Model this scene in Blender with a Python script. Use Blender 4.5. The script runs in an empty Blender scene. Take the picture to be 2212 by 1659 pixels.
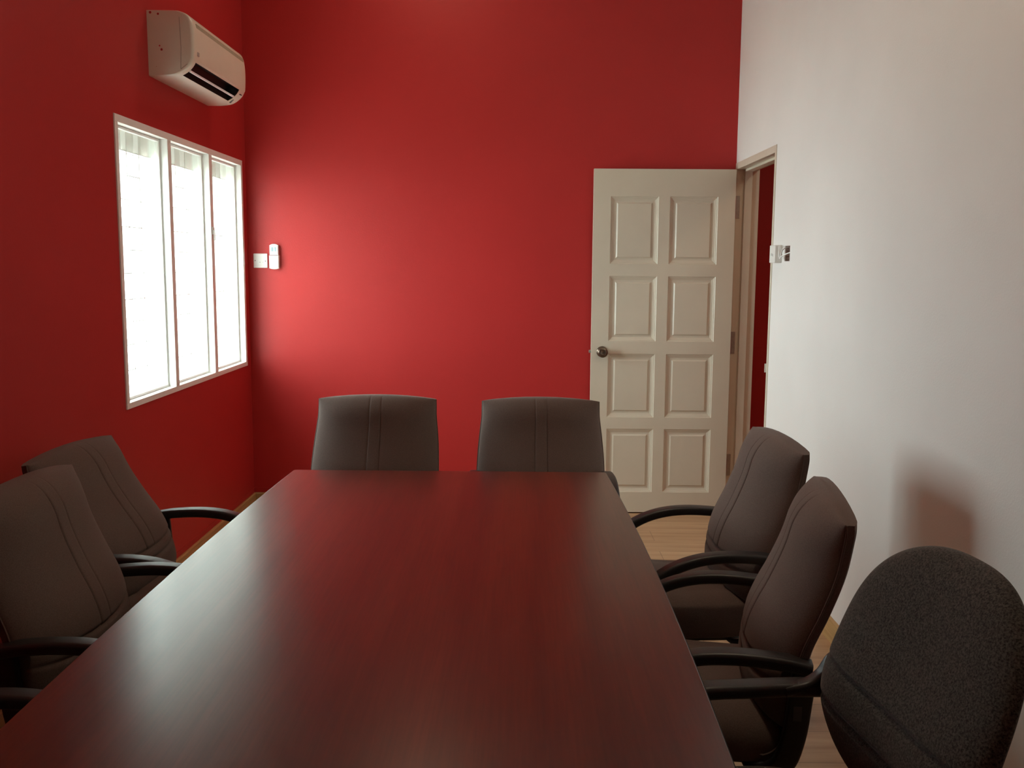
import bpy, bmesh, math, random
from mathutils import Matrix, Vector

random.seed(4)
S = bpy.context.scene
COL = S.collection

# ------------------------------------------------------------------ camera
F_PX = 2038.42
CAM_H = 1.5067
fwd = Vector((-0.00723998, 0.99209524, -0.12527814))
rgt = Vector((0.99994362, 0.00815596, 0.00680018))
upv = Vector((-0.00776819, 0.12522185, 0.99209835))
cd = bpy.data.cameras.new('camera')
cd.sensor_fit = 'HORIZONTAL'
cd.sensor_width = 36.0
cd.lens = 36.0 * F_PX / 2212.0
cd.clip_start = 0.02
cam = bpy.data.objects.new('camera', cd)
COL.objects.link(cam)
m3 = Matrix((rgt, upv, -fwd)).transposed()
cam.matrix_world = Matrix.Translation((0, 0, CAM_H)) @ m3.to_4x4()
S.camera = cam

# ------------------------------------------------------------------ exposure
S.view_settings.view_transform = 'Standard'
S.view_settings.look = 'None'
S.view_settings.gamma = 1.0
S.view_settings.use_curve_mapping = False
S.view_settings.exposure = 0.3
try:
    S.cycles.use_denoising = True
    S.cycles.max_bounces = 14
    S.cycles.diffuse_bounces = 8
    S.cycles.transparent_max_bounces = 16
    S.cycles.sample_clamp_indirect = 8.0
except Exception:
    pass

# room numbers (metres; x right, y into the room, z up, camera above the origin)
XL, XR, YB, YF, ZC = -1.6357, 1.2787, 5.7165, -2.6, 3.62
W_Y1, W_Y2, W_Z1, W_Z2 = 3.876, 5.629, 0.8957, 2.1008        # window in the left wall
D_Y1, D_Y2, D_Z = 4.824, 5.716, 2.112                        # doorway in the right wall
XC = XR + 1.45                                               # far wall of the corridor

# ------------------------------------------------------------------ daylight
wd = bpy.data.worlds.new('overcast_sky')
S.world = wd
wd.use_nodes = True
wn, wl = wd.node_tree.nodes, wd.node_tree.links
wn.clear()
tc = wn.new('ShaderNodeTexCoord')
sep = wn.new('ShaderNodeSeparateXYZ')
ramp = wn.new('ShaderNodeValToRGB')
ramp.color_ramp.elements[0].position = 0.45
ramp.color_ramp.elements[0].color = (0.87, 0.965, 1.0, 1)
ramp.color_ramp.elements[1].position = 0.75
ramp.color_ramp.elements[1].color = (0.91, 0.98, 1.0, 1)
mp = wn.new('ShaderNodeMath'); mp.operation = 'MULTIPLY_ADD'
mp.inputs[1].default_value = 0.5; mp.inputs[2].default_value = 0.5
bg = wn.new('ShaderNodeBackground')
bg.inputs['Strength'].default_value = 14.5
wo = wn.new('ShaderNodeOutputWorld')
wl.new(tc.outputs['Generated'], sep.inputs[0])
wl.new(sep.outputs['Z'], mp.inputs[0])
wl.new(mp.outputs[0], ramp.inputs[0])
wl.new(ramp.outputs[0], bg.inputs['Color'])
wl.new(bg.outputs[0], wo.inputs[0])

pl = bpy.data.lights.new('window_portal', 'AREA')
pl.shape = 'RECTANGLE'
pl.size = W_Y2 - W_Y1 + 0.1
pl.size_y = W_Z2 - W_Z1 + 0.1
pl.cycles.is_portal = True
po = bpy.data.objects.new('window_portal', pl)
COL.objects.link(po)
po.location = (XL - 0.20, (W_Y1 + W_Y2) / 2, (W_Z1 + W_Z2) / 2)
po.rotation_euler = (math.radians(90), 0, math.radians(-90))

# ================================================================== materials
def newmat(name):
    m = bpy.data.materials.new(name)
    m.use_nodes = True
    n = m.node_tree.nodes
    return m, n, m.node_tree.links, n['Principled BSDF']


def coords(n, l, scale=(1, 1, 1), rot=(0, 0, 0)):
    t = n.new('ShaderNodeTexCoord')
    mpn = n.new('ShaderNodeMapping')
    mpn.inputs['Scale'].default_value = scale
    mpn.inputs['Rotation'].default_value = rot
    l.new(t.outputs['Object'], mpn.inputs[0])
    return mpn


def noise(n, l, src, scale, detail=3, rough=0.5):
    t = n.new('ShaderNodeTexNoise')
    t.inputs['Scale'].default_value = scale
    t.inputs['Detail'].default_value = detail
    t.inputs['Roughness'].default_value = rough
    l.new(src.outputs[0], t.inputs['Vector'])
    return t


def ramp2(n, l, src, c0, c1, p0=0.3, p1=0.7):
    r = n.new('ShaderNodeValToRGB')
    r.color_ramp.elements[0].position = p0
    r.color_ramp.elements[0].color = (*c0, 1)
    r.color_ramp.elements[1].position = p1
    r.color_ramp.elements[1].color = (*c1, 1)
    l.new(src, r.inputs[0])
    return r


def bump(n, l, src, b, strength, dist):
    bn = n.new('ShaderNodeBump')
    bn.inputs['Strength'].default_value = strength
    bn.inputs['Distance'].default_value = dist
    l.new(src, bn.inputs['Height'])
    l.new(bn.outputs[0], b.inputs['Normal'])
    return bn


def plain(name, col, rough=0.5, spec=0.5, metal=0.0, var=0.05, nscale=30.0, bstr=0.0, bdist=0.001):
    m, n, l, b = newmat(name)
    c = coords(n, l)
    nz = noise(n, l, c, nscale)
    lo = tuple(max(0, x * (1 - var)) for x in col)
    hi = tuple(min(1, x * (1 + var)) for x in col)
    r = ramp2(n, l, nz.outputs['Fac'], lo, hi)
    l.new(r.outputs[0], b.inputs['Base Color'])
    b.inputs['Roughness'].default_value = rough
    b.inputs['Specular IOR Level'].default_value = spec
    b.inputs['Metallic'].default_value = metal
    if bstr:
        bump(n, l, nz.outputs['Fac'], b, bstr, bdist)
    return m


def paint(name, col, rough, spec):
    m, n, l, b = newmat(name)
    c = coords(n, l)
    big = noise(n, l, c, 1.3, 4)
    r = ramp2(n, l, big.outputs['Fac'], tuple(x * 0.96 for x in col), tuple(min(1, x * 1.04) for x in col))
    l.new(r.outputs[0], b.inputs['Base Color'])
    fine = noise(n, l, c, 140.0, 4, 0.6)
    bump(n, l, fine.outputs['Fac'], b, 0.25, 0.002)
    b.inputs['Roughness'].default_value = rough
    b.inputs['Specular IOR Level'].default_value = spec
    return m


M = {}
M['red'] = paint('red_wall_paint', (0.455, 0.0215, 0.0205), 0.5, 0.4)
M['white'] = paint('white_wall_paint', (0.80, 0.79, 0.765), 0.7, 0.3)
M['ceil'] = paint('ceiling_paint', (0.86, 0.85, 0.82), 0.8, 0.2)
M['ivory'] = plain('ivory_gloss_paint', (0.66, 0.60, 0.49), 0.32, 0.5, var=0.02, nscale=6)
M['frame'] = plain('window_frame_paint', (0.87, 0.87, 0.84), 0.4, 0.5, var=0.02)
M['grille'] = plain('white_grille_paint', (0.80, 0.81, 0.78), 0.4, 0.5, var=0.02)
M['outer'] = plain('exterior_render', (0.80, 0.80, 0.76), 0.8, 0.2, var=0.04)
M['cream'] = plain('cream_plastic', (0.74, 0.66, 0.54), 0.35, 0.5, var=0.02, nscale=12)
M['whiteplastic'] = plain('white_plastic', (0.82, 0.82, 0.79), 0.3, 0.5, var=0.01)
M['black'] = plain('black_plastic', (0.020, 0.019, 0.019), 0.42, 0.5, var=0.15, nscale=200, bstr=0.15, bdist=0.0006)
M['dark'] = plain('dark_vent', (0.012, 0.010, 0.010), 0.6, 0.3)
M['steel'] = plain('hinge_steel', (0.50, 0.49, 0.46), 0.38, 0.5, metal=1.0, var=0.08, nscale=60)
M['bronze'] = plain('antique_bronze', (0.16, 0.12, 0.09), 0.30, 0.5, metal=0.9, var=0.2, nscale=60)
M['lcd'] = plain('remote_lcd', (0.30, 0.42, 0.47), 0.2, 0.5, var=0.05)
M['ink'] = plain('grey_marking', (0.22, 0.22, 0.22), 0.5, 0.3)
M['slot'] = plain('dark_metal_slot', (0.06, 0.06, 0.06), 0.4, 0.5)
M['brick'] = plain('brown_wall_core', (0.22, 0.155, 0.130), 0.9, 0.1, var=0.4, nscale=90, bstr=0.6, bdist=0.004)
M['redspot'] = plain('red_paint_drip', (0.40, 0.02, 0.02), 0.5, 0.4)
M['pave'] = plain('concrete_paving', (0.55, 0.54, 0.50), 0.9, 0.2, var=0.1, nscale=3)


def fabric(name, col, fleck, sheen, grain=420.0):
    m, n, l, b = newmat(name)
    c = coords(n, l)
    fine = noise(n, l, c, grain, 2, 0.7)
    big = noise(n, l, c, 5.0, 3)
    r = ramp2(n, l, fine.outputs['Fac'], tuple(x * (1 - fleck) for x in col), tuple(x * (1 + fleck) for x in col), 0.35, 0.65)
    mx = n.new('ShaderNodeMix'); mx.data_type = 'RGBA'; mx.blend_type = 'MULTIPLY'
    mx.inputs['Factor'].default_value = 0.35
    r2 = ramp2(n, l, big.outputs['Fac'], (0.8, 0.8, 0.8), (1, 1, 1))
    l.new(r.outputs[0], mx.inputs['A']); l.new(r2.outputs[0], mx.inputs['B'])
    l.new(mx.outputs['Result'], b.inputs['Base Color'])
    b.inputs['Roughness'].default_value = 0.85
    b.inputs['Specular IOR Level'].default_value = 0.2
    b.inputs['Sheen Weight'].default_value = sheen
    b.inputs['Sheen Roughness'].default_value = 0.45
    b.inputs['Sheen Tint'].default_value = (1.0, 0.93, 0.88, 1)
    bump(n, l, fine.outputs['Fac'], b, 0.35, 0.0012)
    return m


M['fabric'] = fabric('taupe_brown_fabric', (0.136, 0.096, 0.081), 0.16, 0.12)
M['grey'] = fabric('charcoal_grey_fabric', (0.050, 0.047, 0.040), 0.80, 0.20, 250.0)


def mahogany():
    m, n, l, b = newmat('mahogany_laminate')
    c = coords(n, l, (9.0, 0.55, 1.0))
    warp = noise(n, l, c, 1.0, 5, 0.62)
    c2 = coords(n, l, (190.0, 5.0, 1.0))
    fine = noise(n, l, c2, 1.0, 3, 0.6)
    a = ramp2(n, l, warp.outputs['Fac'], (0.050, 0.0100, 0.0052), (0.140, 0.0280, 0.0125), 0.32, 0.70)
    f = ramp2(n, l, fine.outputs['Fac'], (0.70, 0.66, 0.64), (1, 1, 1), 0.35, 0.62)
    mx = n.new('ShaderNodeMix'); mx.data_type = 'RGBA'; mx.blend_type = 'MULTIPLY'
    mx.inputs['Factor'].default_value = 0.8
    l.new(a.outputs[0], mx.inputs['A']); l.new(f.outputs[0], mx.inputs['B'])
    l.new(mx.outputs['Result'], b.inputs['Base Color'])
    b.inputs['Roughness'].default_value = 0.28
    b.inputs['Specular IOR Level'].default_value = 0.6
    b.inputs['Coat Weight'].default_value = 0.25
    b.inputs['Coat Roughness'].default_value = 0.22
    fb = noise(n, l, coords(n, l), 900.0, 2, 0.6)
    bump(n, l, fb.outputs['Fac'], b, 0.08, 0.0004)
    return m


M['table'] = mahogany()


def planks():
    m, n, l, b = newmat('oak_laminate_floor')
    c = coords(n, l, (1, 1, 1))
    br = n.new('ShaderNodeTexBrick')
    br.offset = 0.37
    br.inputs['Scale'].default_value = 1.0
    br.inputs['Brick Width'].default_value = 1.2
    br.inputs['Row Height'].default_value = 0.195
    br.inputs['Mortar Size'].default_value = 0.0011
    br.inputs['Mortar Smooth'].default_value = 0.1
    br.inputs['Color1'].default_value = (0.46, 0.285, 0.155, 1)
    br.inputs['Color2'].default_value = (0.54, 0.35, 0.20, 1)
    br.inputs['Mortar'].default_value = (0.16, 0.09, 0.05, 1)
    l.new(c.outputs[0], br.inputs['Vector'])
    g = coords(n, l, (1.2, 17.0, 1))
    gn = noise(n, l, g, 1.0, 5, 0.6)
    r = ramp2(n, l, gn.outputs['Fac'], (0.70, 0.62, 0.55), (1.0, 1.0, 1.0), 0.34, 0.62)
    mx = n.new('ShaderNodeMix'); mx.data_type = 'RGBA'; mx.blend_type = 'MULTIPLY'
    mx.inputs['Factor'].default_value = 1.0
    l.new(br.outputs['Color'], mx.inputs['A']); l.new(r.outputs[0], mx.inputs['B'])
    l.new(mx.outputs['Result'], b.inputs['Base Color'])
    b.inputs['Roughness'].default_value = 0.42
    return m


def skirting_wood():
    m, n, l, b = newmat('oak_skirting')
    c = coords(n, l, (3.0, 3.0, 60.0))
    gn = noise(n, l, c, 1.0, 4, 0.6)
    r = ramp2(n, l, gn.outputs['Fac'], (0.40, 0.235, 0.085), (0.56, 0.37, 0.16), 0.3, 0.7)
    l.new(r.outputs[0], b.inputs['Base Color'])
    b.inputs['Roughness'].default_value = 0.4
    return m


M['floor'] = planks()
M['skirt'] = skirting_wood()


def pane_glass():
    m, n, l, b = newmat('window_glass')
    n.remove(b)
    out = n['Material Output']
    tr = n.new('ShaderNodeBsdfTransparent'); tr.inputs[0].default_value = (0.93, 0.97, 0.95, 1)
    gl = n.new('ShaderNodeBsdfGlossy'); gl.inputs['Roughness'].default_value = 0.02
    lw = n.new('ShaderNodeLayerWeight'); lw.inputs[0].default_value = 0.5
    pw = n.new('ShaderNodeMath'); pw.operation = 'POWER'; pw.inputs[1].default_value = 5.0
    fr = n.new('ShaderNodeMath'); fr.operation = 'MULTIPLY_ADD'
    fr.inputs[1].default_value = 0.9; fr.inputs[2].default_value = 0.04
    l.new(lw.outputs['Facing'], pw.inputs[0]); l.new(pw.outputs[0], fr.inputs[0])
    mx = n.new('ShaderNodeMixShader')
    l.new(fr.outputs[0], mx.inputs[0]); l.new(tr.outputs[0], mx.inputs[1]); l.new(gl.outputs[0], mx.inputs[2])
    l.new(mx.outputs[0], out.inputs[0])
    return m


M['glass'] = pane_glass()

# ================================================================== mesh helpers
class MB:
    """collects boxes, tubes and grids, then links them as ONE mesh object"""
    def __init__(self):
        self.v, self.f = [], []

    def add(self, vs, fs):
        o = len(self.v)
        self.v += [tuple(p) for p in vs]
        self.f += [tuple(i + o for i in q) for q in fs]
        return self

    def box(self, x0, x1, y0, y1, z0, z1):
        vs = [(x, y, z) for x in (x0, x1) for y in (y0, y1) for z in (z0, z1)]
        fs = [(0, 1, 3, 2), (4, 6, 7, 5), (0, 4, 5, 1), (2, 3, 7, 6), (0, 2, 6, 4), (1, 5, 7, 3)]
        return self.add(vs, fs)

    def sweep(self, pts, frames, section, cap=True):
        """pts: centres; frames: (a, b) axes per point; section: list of (u, v), maybe per point"""
        vs, fs = [], []
        n = None
        for i, p in enumerate(pts):
            sec = section(i) if callable(section) else section
            n = len(sec)
            a, b = frames[i]
            for (u, w) in sec:
                vs.append(Vector(p) + a * u + b * w)
        for i in range(len(pts) - 1):
            for k in range(n):
                k2 = (k + 1) % n
                fs.append((i * n + k, i * n + k2, (i + 1) * n + k2, (i + 1) * n + k))
        if cap:
            fs.append(tuple(range(n - 1, -1, -1)))
            fs.append(tuple((len(pts) - 1) * n + k for k in range(n)))
        return self.add(vs, fs)

    def tube(self, pts, r, n=10):
        pts = [Vector(p) for p in pts]
        fr = []
        ref = Vector((0.31, 0.17, 0.93))
        for i in range(len(pts)):
            t = (pts[min(i + 1, len(pts) - 1)] - pts[max(i - 1, 0)]).normalized()
            a = t.cross(ref)
            if a.length < 1e-3:
                a = t.cross(Vector((1, 0, 0)))
            a.normalize()
            fr.append((a, t.cross(a).normalized()))
        sec = [(r * math.cos(2 * math.pi * k / n), r * math.sin(2 * math.pi * k / n)) for k in range(n)]
        return self.sweep(pts, fr, sec)

    def lathe(self, c, axis, prof, n=28):
        """prof: list of (radius, distance along axis)"""
        c, axis = Vector(c), Vector(axis).normalized()
        a = axis.orthogonal().normalized()
        b = axis.cross(a)
        vs, fs = [], []
        for (r, h) in prof:
            for k in range(n):
                t = 2 * math.pi * k / n
                vs.append(c + axis * h + (a * math.cos(t) + b * math.sin(t)) * r)
        for i in range(len(prof) - 1):
            for k in range(n):
                k2 = (k + 1) % n
                fs.append((i * n + k, i * n + k2, (i + 1) * n + k2, (i + 1) * n + k))
        fs.append(tuple(range(n - 1, -1, -1)))
        fs.append(tuple((len(prof) - 1) * n + k for k in range(n)))
        return self.add(vs, fs)

    def grid(self, P, close=False):
        """P[i][j] points"""
        ni, nj = len(P), len(P[0])
        vs = [p for row in P for p in row]
        fs = []
        for i in range(ni - 1):
            for j in range(nj - 1):
                fs.append((i * nj + j, i * nj + j + 1, (i + 1) * nj + j + 1, (i + 1) * nj + j))
        return self.add(vs, fs)

    def build(self, name, mat, parent=None, smooth=False, bevel=0.0, segs=2, merge=True, angle=40):
        me = bpy.data.meshes.new(name)
        me.from_pydata(self.v, [], self.f)
        bm = bmesh.new(); bm.from_mesh(me)
        if merge:
            bmesh.ops.remove_doubles(bm, verts=bm.verts, dist=1e-5)
        bmesh.ops.recalc_face_normals(bm, faces=bm.faces)
        bm.to_mesh(me); bm.free()
        me.materials.append(mat)
        o = bpy.data.objects.new(name, me)
        COL.objects.link(o)
        if parent is not None:
            o.parent = parent
        if smooth:
            for p in me.polygons:
                p.use_smooth = True
            try:
                me.set_sharp_from_angle(angle=math.radians(angle))
            except Exception:
                pass
        if bevel:
            b = o.modifiers.new('bevel', 'BEVEL')
            b.width = bevel; b.segments = segs; b.limit_method = 'ANGLE'
            b.angle_limit = math.radians(35)
            b.harden_normals = False
        return o


def thing(name, loc, label, cat, group=None, rz=0.0):
    o = bpy.data.objects.new(name, None)
    COL.objects.link(o)
    o.empty_display_size = 0.1
    o.location = loc
    o.rotation_euler = (0, 0, rz)
    o['label'] = label
    o['category'] = cat
    if group:
        o['group'] = group
    return o


def tag(o, label, cat, group=None):
    o['label'] = label
    o['category'] = cat
    if group:
        o['group'] = group
    return o


def struct(o, label=None, cat=None):
    o['kind'] = 'structure'
    if label:
        o['label'] = label
        o['category'] = cat
    return o


def rrect(w, h, r, seg=4):
    pts = []
    for (sx, sy, a0) in ((1, 1, 0), (-1, 1, 90), (-1, -1, 180), (1, -1, 270)):
        for k in range(seg + 1):
            a = math.radians(a0 + 90 * k / seg)
            pts.append((sx * (w / 2 - r) + r * math.cos(a), sy * (h / 2 - r) + r * math.sin(a)))
    return pts


def spline(P, n):
    """Catmull-Rom through P, n samples per span"""
    P = [Vector(p) for p in P]
    out = []
    for i in range(len(P) - 1):
        p0 = P[i - 1] if i else P[0] * 2 - P[1]
        p1, p2 = P[i], P[i + 1]
        p3 = P[i + 2] if i + 2 < len(P) else P[-1] * 2 - P[-2]
        for k in range(n):
            t = k / n
            out.append(0.5 * ((2 * p1) + (p2 - p0) * t + (2 * p0 - 5 * p1 + 4 * p2 - p3) * t * t + (3 * p1 - p0 - 3 * p2 + p3) * t ** 3))
    out.append(P[-1])
    return out


# ================================================================== room shell
def wall_with_holes(axis, at0, at1, u0, u1, z0, z1, holes):
    """wall slab between at0 and at1 on 'x' or 'y', rectangular through-holes (ua, ub, za, zb)"""
    us = sorted({u0, u1, *[h[0] for h in holes], *[h[1] for h in holes]})
    zs = sorted({z0, z1, *[h[2] for h in holes], *[h[3] for h in holes]})
    mb = MB()

    def solid(i, j):
        if i < 0 or j < 0 or i >= len(us) - 1 or j >= len(zs) - 1:
            return False
        cu, cz = (us[i] + us[i + 1]) / 2, (zs[j] + zs[j + 1]) / 2
        return not any(h[0] < cu < h[1] and h[2] < cz < h[3] for h in holes)

    def P(a, u, z):
        return (a, u, z) if axis == 'x' else (u, a, z)
    for i in range(len(us) - 1):
        for j in range(len(zs) - 1):
            if not solid(i, j):
                continue
            ua, ub, za, zb = us[i], us[i + 1], zs[j], zs[j + 1]
            for a in (at0, at1):
                mb.add([P(a, ua, za), P(a, ub, za), P(a, ub, zb), P(a, ua, zb)], [(0, 1, 2, 3)])
            if not solid(i - 1, j):
                mb.add([P(at0, ua, za), P(at1, ua, za), P(at1, ua, zb), P(at0, ua, zb)], [(0, 1, 2, 3)])
            if not solid(i + 1, j):
                mb.add([P(at0, ub, za), P(at1, ub, za), P(at1, ub, zb), P(at0, ub, zb)], [(0, 1, 2, 3)])
            if not solid(i, j - 1):
                mb.add([P(at0, ua, za), P(at1, ua, za), P(at1, ub, za), P(at0, ub, za)], [(0, 1, 2, 3)])
            if not solid(i, j + 1):
                mb.add([P(at0, ua, zb), P(at1, ua, zb), P(at1, ub, zb), P(at0, ub, zb)], [(0, 1, 2, 3)])
    return mb


struct(MB().box(XL - 0.25, XC + 0.1, YF - 0.1, YB + 1.2, -0.1, 0.0).build('floor', M['floor']))
struct(MB().box(XL - 0.25, XR + 0.13, YF - 0.12, YB + 0.12, ZC, ZC + 0.1).build('ceiling', M['ceil']))
wl_o = struct(wall_with_holes('x', XL - 0.12, XL, YF, YB, 0.0, ZC, [(W_Y1 + 0.004, W_Y2 - 0.004, W_Z1 + 0.004, W_Z2 - 0.004)]).build('wall_left', M['red'], merge=True))
struct(MB().box(XL - 0.25, XR + 0.13, YB, YB + 0.12, 0.0, ZC).build('wall_back', M['red']))
HOLE = (4.522, 4.606, 1.533, 1.606)
struct(wall_with_holes('x', XR, XR + 0.13, YF, YB, 0.0, ZC, [(D_Y1, D_Y2, 0.0, D_Z), HOLE]).build('wall_right', M['white']))
struct(MB().box(XL - 0.25, XR + 0.13, YF - 0.12, YF, 0.0, ZC).build('wall_front', M['white']))

# corridor outside the doorway
struct(MB().box(XC, XC + 0.1, 3.2, YB + 1.2, 0.0, 2.7).build('wall_corridor', M['red']))
struct(MB().box(XR + 0.13, XC, YB + 1.1, YB + 1.2, 0.0, 2.7).build('wall_corridor_end', M['red']))
struct(MB().box(XR + 0.13, XC, 3.1, 3.2, 0.0, 2.7).build('wall_corridor_near', M['white']))
struct(MB().box(XR + 0.13, XC + 0.1, 3.1, YB + 1.2, 2.7, 2.8).build('ceiling_corridor', M['ceil']))
struct(MB().box(XR + 0.005, XR + 0.13, YB + 0.12, YB + 1.2, 0.0, 2.7).build('wall_corridor_side', M['white']))

# skirting boards
SK, SKT = 0.0955, 0.012


def skirting(name, a, b, side):
    mb = MB()
    if side == 'left':
        prof = [(XL, 0.0), (XL + SKT, 0.0), (XL + SKT, SK - 0.006), (XL + SKT - 0.005, SK), (XL, SK)]
        n = len(prof)
        vs = [(x, y, z) for y in (a, b) for (x, z) in prof]
    elif side == 'right':
        prof = [(XR, 0.0), (XR - SKT, 0.0), (XR - SKT, SK - 0.006), (XR - SKT + 0.005, SK), (XR, SK)]
        n = len(prof)
        vs = [(x, y, z) for y in (a, b) for (x, z) in prof]
    else:
        prof = [(YB, 0.0), (YB - SKT, 0.0), (YB - SKT, SK - 0.006), (YB - SKT + 0.005, SK), (YB, SK)]
        n = len(prof)
        vs = [(x, y, z) for x in (a, b) for (y, z) in prof]
    fs = [(k, (k + 1) % n, n + (k + 1) % n, n + k) for k in range(n)]
    fs += [tuple(range(n)), tuple(range(2 * n - 1, n - 1, -1))]
    return struct(mb.add(vs, fs).build(name, M['skirt']))


skirting('baseboard_left', YF, YB - SKT, 'left')
skirting('baseboard_back', XL + 0.0, XR, 'back')
skirting('baseboard_right', YF, D_Y1 - 0.002, 'right')

# painted-over ridge of filler just above the skirting
struct(MB().box(XL, XL + 0.0025, YF, YB, 0.122, 0.126).box(XL + 0.0025, 0.4, YB - 0.0025, YB, 0.122, 0.126).build('trim_3', M['red'], merge=False))

# paving outside the window
struct(MB().box(XL - 9.0, XL - 0.25, YF - 4, YB + 6, -0.25, -0.15).build('floor_outside', M['pave']))

# ================================================================== window
BAYS = [(W_Y1 + 0.029, 4.445), (4.488, 5.030), (5.077, W_Y2 - 0.029)]
FZ1, FZ2 = 0.921, 2.070
win = bpy.data.objects.new('window_1', None)
COL.objects.link(win)
win.location = (XL, (W_Y1 + W_Y2) / 2, W_Z1)
struct(win, 'white three-bay window with security grille in the red wall', 'window')
WX, WY, WZ = XL, (W_Y1 + W_Y2) / 2, W_Z1


def wb(mb, x0, x1, y0, y1, z0, z1):
    return mb.box(x0 - WX, x1 - WX, y0 - WY, y1 - WY, z0 - WZ, z1 - WZ)


fr = MB()
X_IN, X_FR = XL + 0.006, XL - 0.055
wb(fr, X_FR, X_IN, W_Y1, W_Y2, W_Z1, FZ1)
wb(fr, X_FR, X_IN, W_Y1, W_Y2, FZ2, W_Z2)
wb(fr, X_FR, X_IN, W_Y1, BAYS[0][0], FZ1, FZ2)
wb(fr, X_FR, X_IN, BAYS[0][1], BAYS[1][0], FZ1, FZ2)
wb(fr, X_FR, X_IN, BAYS[1][1], BAYS[2][0], FZ1, FZ2)
wb(fr, X_FR, X_IN, BAYS[2][1], W_Y2, FZ1, FZ2)
fr.build('window_frame', M['frame'], win, bevel=0.0015, merge=False)
# deep reveal with the dropped outer lintel
rv = MB()
XO0, XO1 = XL - 0.18, XL - 0.12
wb(rv, XO0, X_FR, W_Y1 - 0.06, W_Y2 + 0.06, W_Z1 - 0.10, W_Z1 + 0.012)
wb(rv, XO0, X_FR, W_Y1 - 0.06, W_Y2 + 0.06, W_Z2 - 0.012, W_Z2 + 0.10)
wb(rv, XO0, X_FR, W_Y1 - 0.06, W_Y1 + 0.012, W_Z1, W_Z2)
wb(rv, XO0, X_FR, W_Y2 - 0.012, W_Y2 + 0.06, W_Z1, W_Z2)
wb(rv, XO0, X_FR, BAYS[0][1], BAYS[1][0], W_Z1, W_Z2)
wb(rv, XO0, X_FR, BAYS[1][1], BAYS[2][0], W_Z1, W_Z2)
for (a, b) in BAYS:
    wb(rv, XO0, XO1, a, b, 1.985, W_Z2)
rv.build('outer_reveal', M['outer'], win, merge=False)
X_S = XL - 0.030
for k, (a, b) in enumerate(BAYS):
    s = MB()
    t = 0.012
    wb(s, X_S - 0.020, X_S, a + 0.001, a + t, FZ1 + 0.001, FZ2 - 0.001)
    wb(s, X_S - 0.020, X_S, b - t, b - 0.001, FZ1 + 0.001, FZ2 - 0.001)
    wb(s, X_S - 0.020, X_S, a + t, b - t, FZ1 + 0.001, FZ1 + t)
    wb(s, X_S - 0.020, X_S, a + t, b - t, FZ2 - t, FZ2 - 0.001)
    so = s.build('sash', M['frame'], win, bevel=0.002, merge=False)
    g = MB()
    wb(g, X_S - 0.012, X_S - 0.008, a + t - 0.004, b - t + 0.004, FZ1 + t - 0.004, FZ2 - t + 0.004)
    g.build('pane', M['glass'], so)
    # security grille of flat bars in a brick pattern
    gr = MB()
    xg0, xg1 = XL - 0.098, XL - 0.076
    zs = [1.035, 1.345, 1.660, 1.985]
    w = b - a
    ys = [a + w * q for q in (0.25, 0.5, 0.75)]
    th = 0.0035
    for z in zs:
        wb(gr, xg0, xg1, a, b, z - th / 2, z + th / 2)
    levels = [FZ1] + zs + [FZ2]
    for i in range(len(levels) - 1):
        z0, z1 = levels[i], levels[i + 1]
        for j, y in enumerate(ys):
            wb(gr, xg0, xg1, y - th, y + th, z0, z1)
        if z1 - z0 > 0.2:
            for j, (ya, yb) in enumerate(zip([a] + ys, ys + [b])):
                f = 0.36 if j % 2 else 0.68
                zz = z0 + (z1 - z0) * f
                wb(gr, xg0, xg1, ya, yb, zz - th / 2, zz + th / 2)
                ym = (ya + yb) / 2
                if j in (1, 2):
                    wb(gr, xg0, xg1, ym - th / 2, ym + th / 2, zz, z1 if j == 1 else z0 + (z1 - z0) * 0.98)
    gr.build('security_grille', M['grille'], win, merge=False)
hd = MB()
wb(hd, X_IN - 0.002, X_IN + 0.007, 5.044, 5.062, 1.655, 1.695)
wb(hd, X_IN + 0.005, X_IN + 0.013, 5.048, 5.057, 1.625, 1.680)
hd.build('window_handle', M['whiteplastic'], win, bevel=0.003, merge=False)

# ================================================================== doorway frame
FT = 0.026
tf = MB()
x0, x1 = XR - 0.004, XR + 0.134
tf.box(x0, x1, D_Y2 - FT, D_Y2, 0.0, D_Z)                       # hinge jamb
tf.box(x0, x1, D_Y1, D_Y1 + FT, 0.0, D_Z)                       # strike jamb
tf.box(x0, x1, D_Y1 + FT, D_Y2 - FT, D_Z - 0.038, D_Z)          # head
tf.box(XR + 0.045, XR + 0.090, D_Y2 - FT - 0.012, D_Y2 - FT, 0.0, D_Z - 0.038)
tf.box(XR + 0.045, XR + 0.090, D_Y1 + FT, D_Y1 + FT + 0.012, 0.0, D_Z - 0.038)
tf.box(XR + 0.045, XR + 0.090, D_Y1 + FT + 0.012, D_Y2 - FT - 0.012, D_Z - 0.052, D_Z - 0.038)
tfo = struct(tf.build('trim_1', M['ivory'], bevel=0.002, merge=False))
MB().box(XR - 0.012, XR + 0.032, D_Y1 + FT - 0.001, D_Y1 + FT + 0.002, 0.965, 1.010).build('strike_plate', M['whiteplastic'], tfo)

# ================================================================== door leaf (open, against the back wall)
DX0, DX1, DYF, DYT = 0.4324, 1.2660, 5.649, 0.040
DZ0, DZ1 = 0.008, 2.070
door = bpy.data.objects.new('door_1', None)
COL.objects.link(door)
door.location = (DX1, DYF, DZ0)
struct(door, 'cream eight-panel door standing open against the red back wall', 'door')


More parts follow.
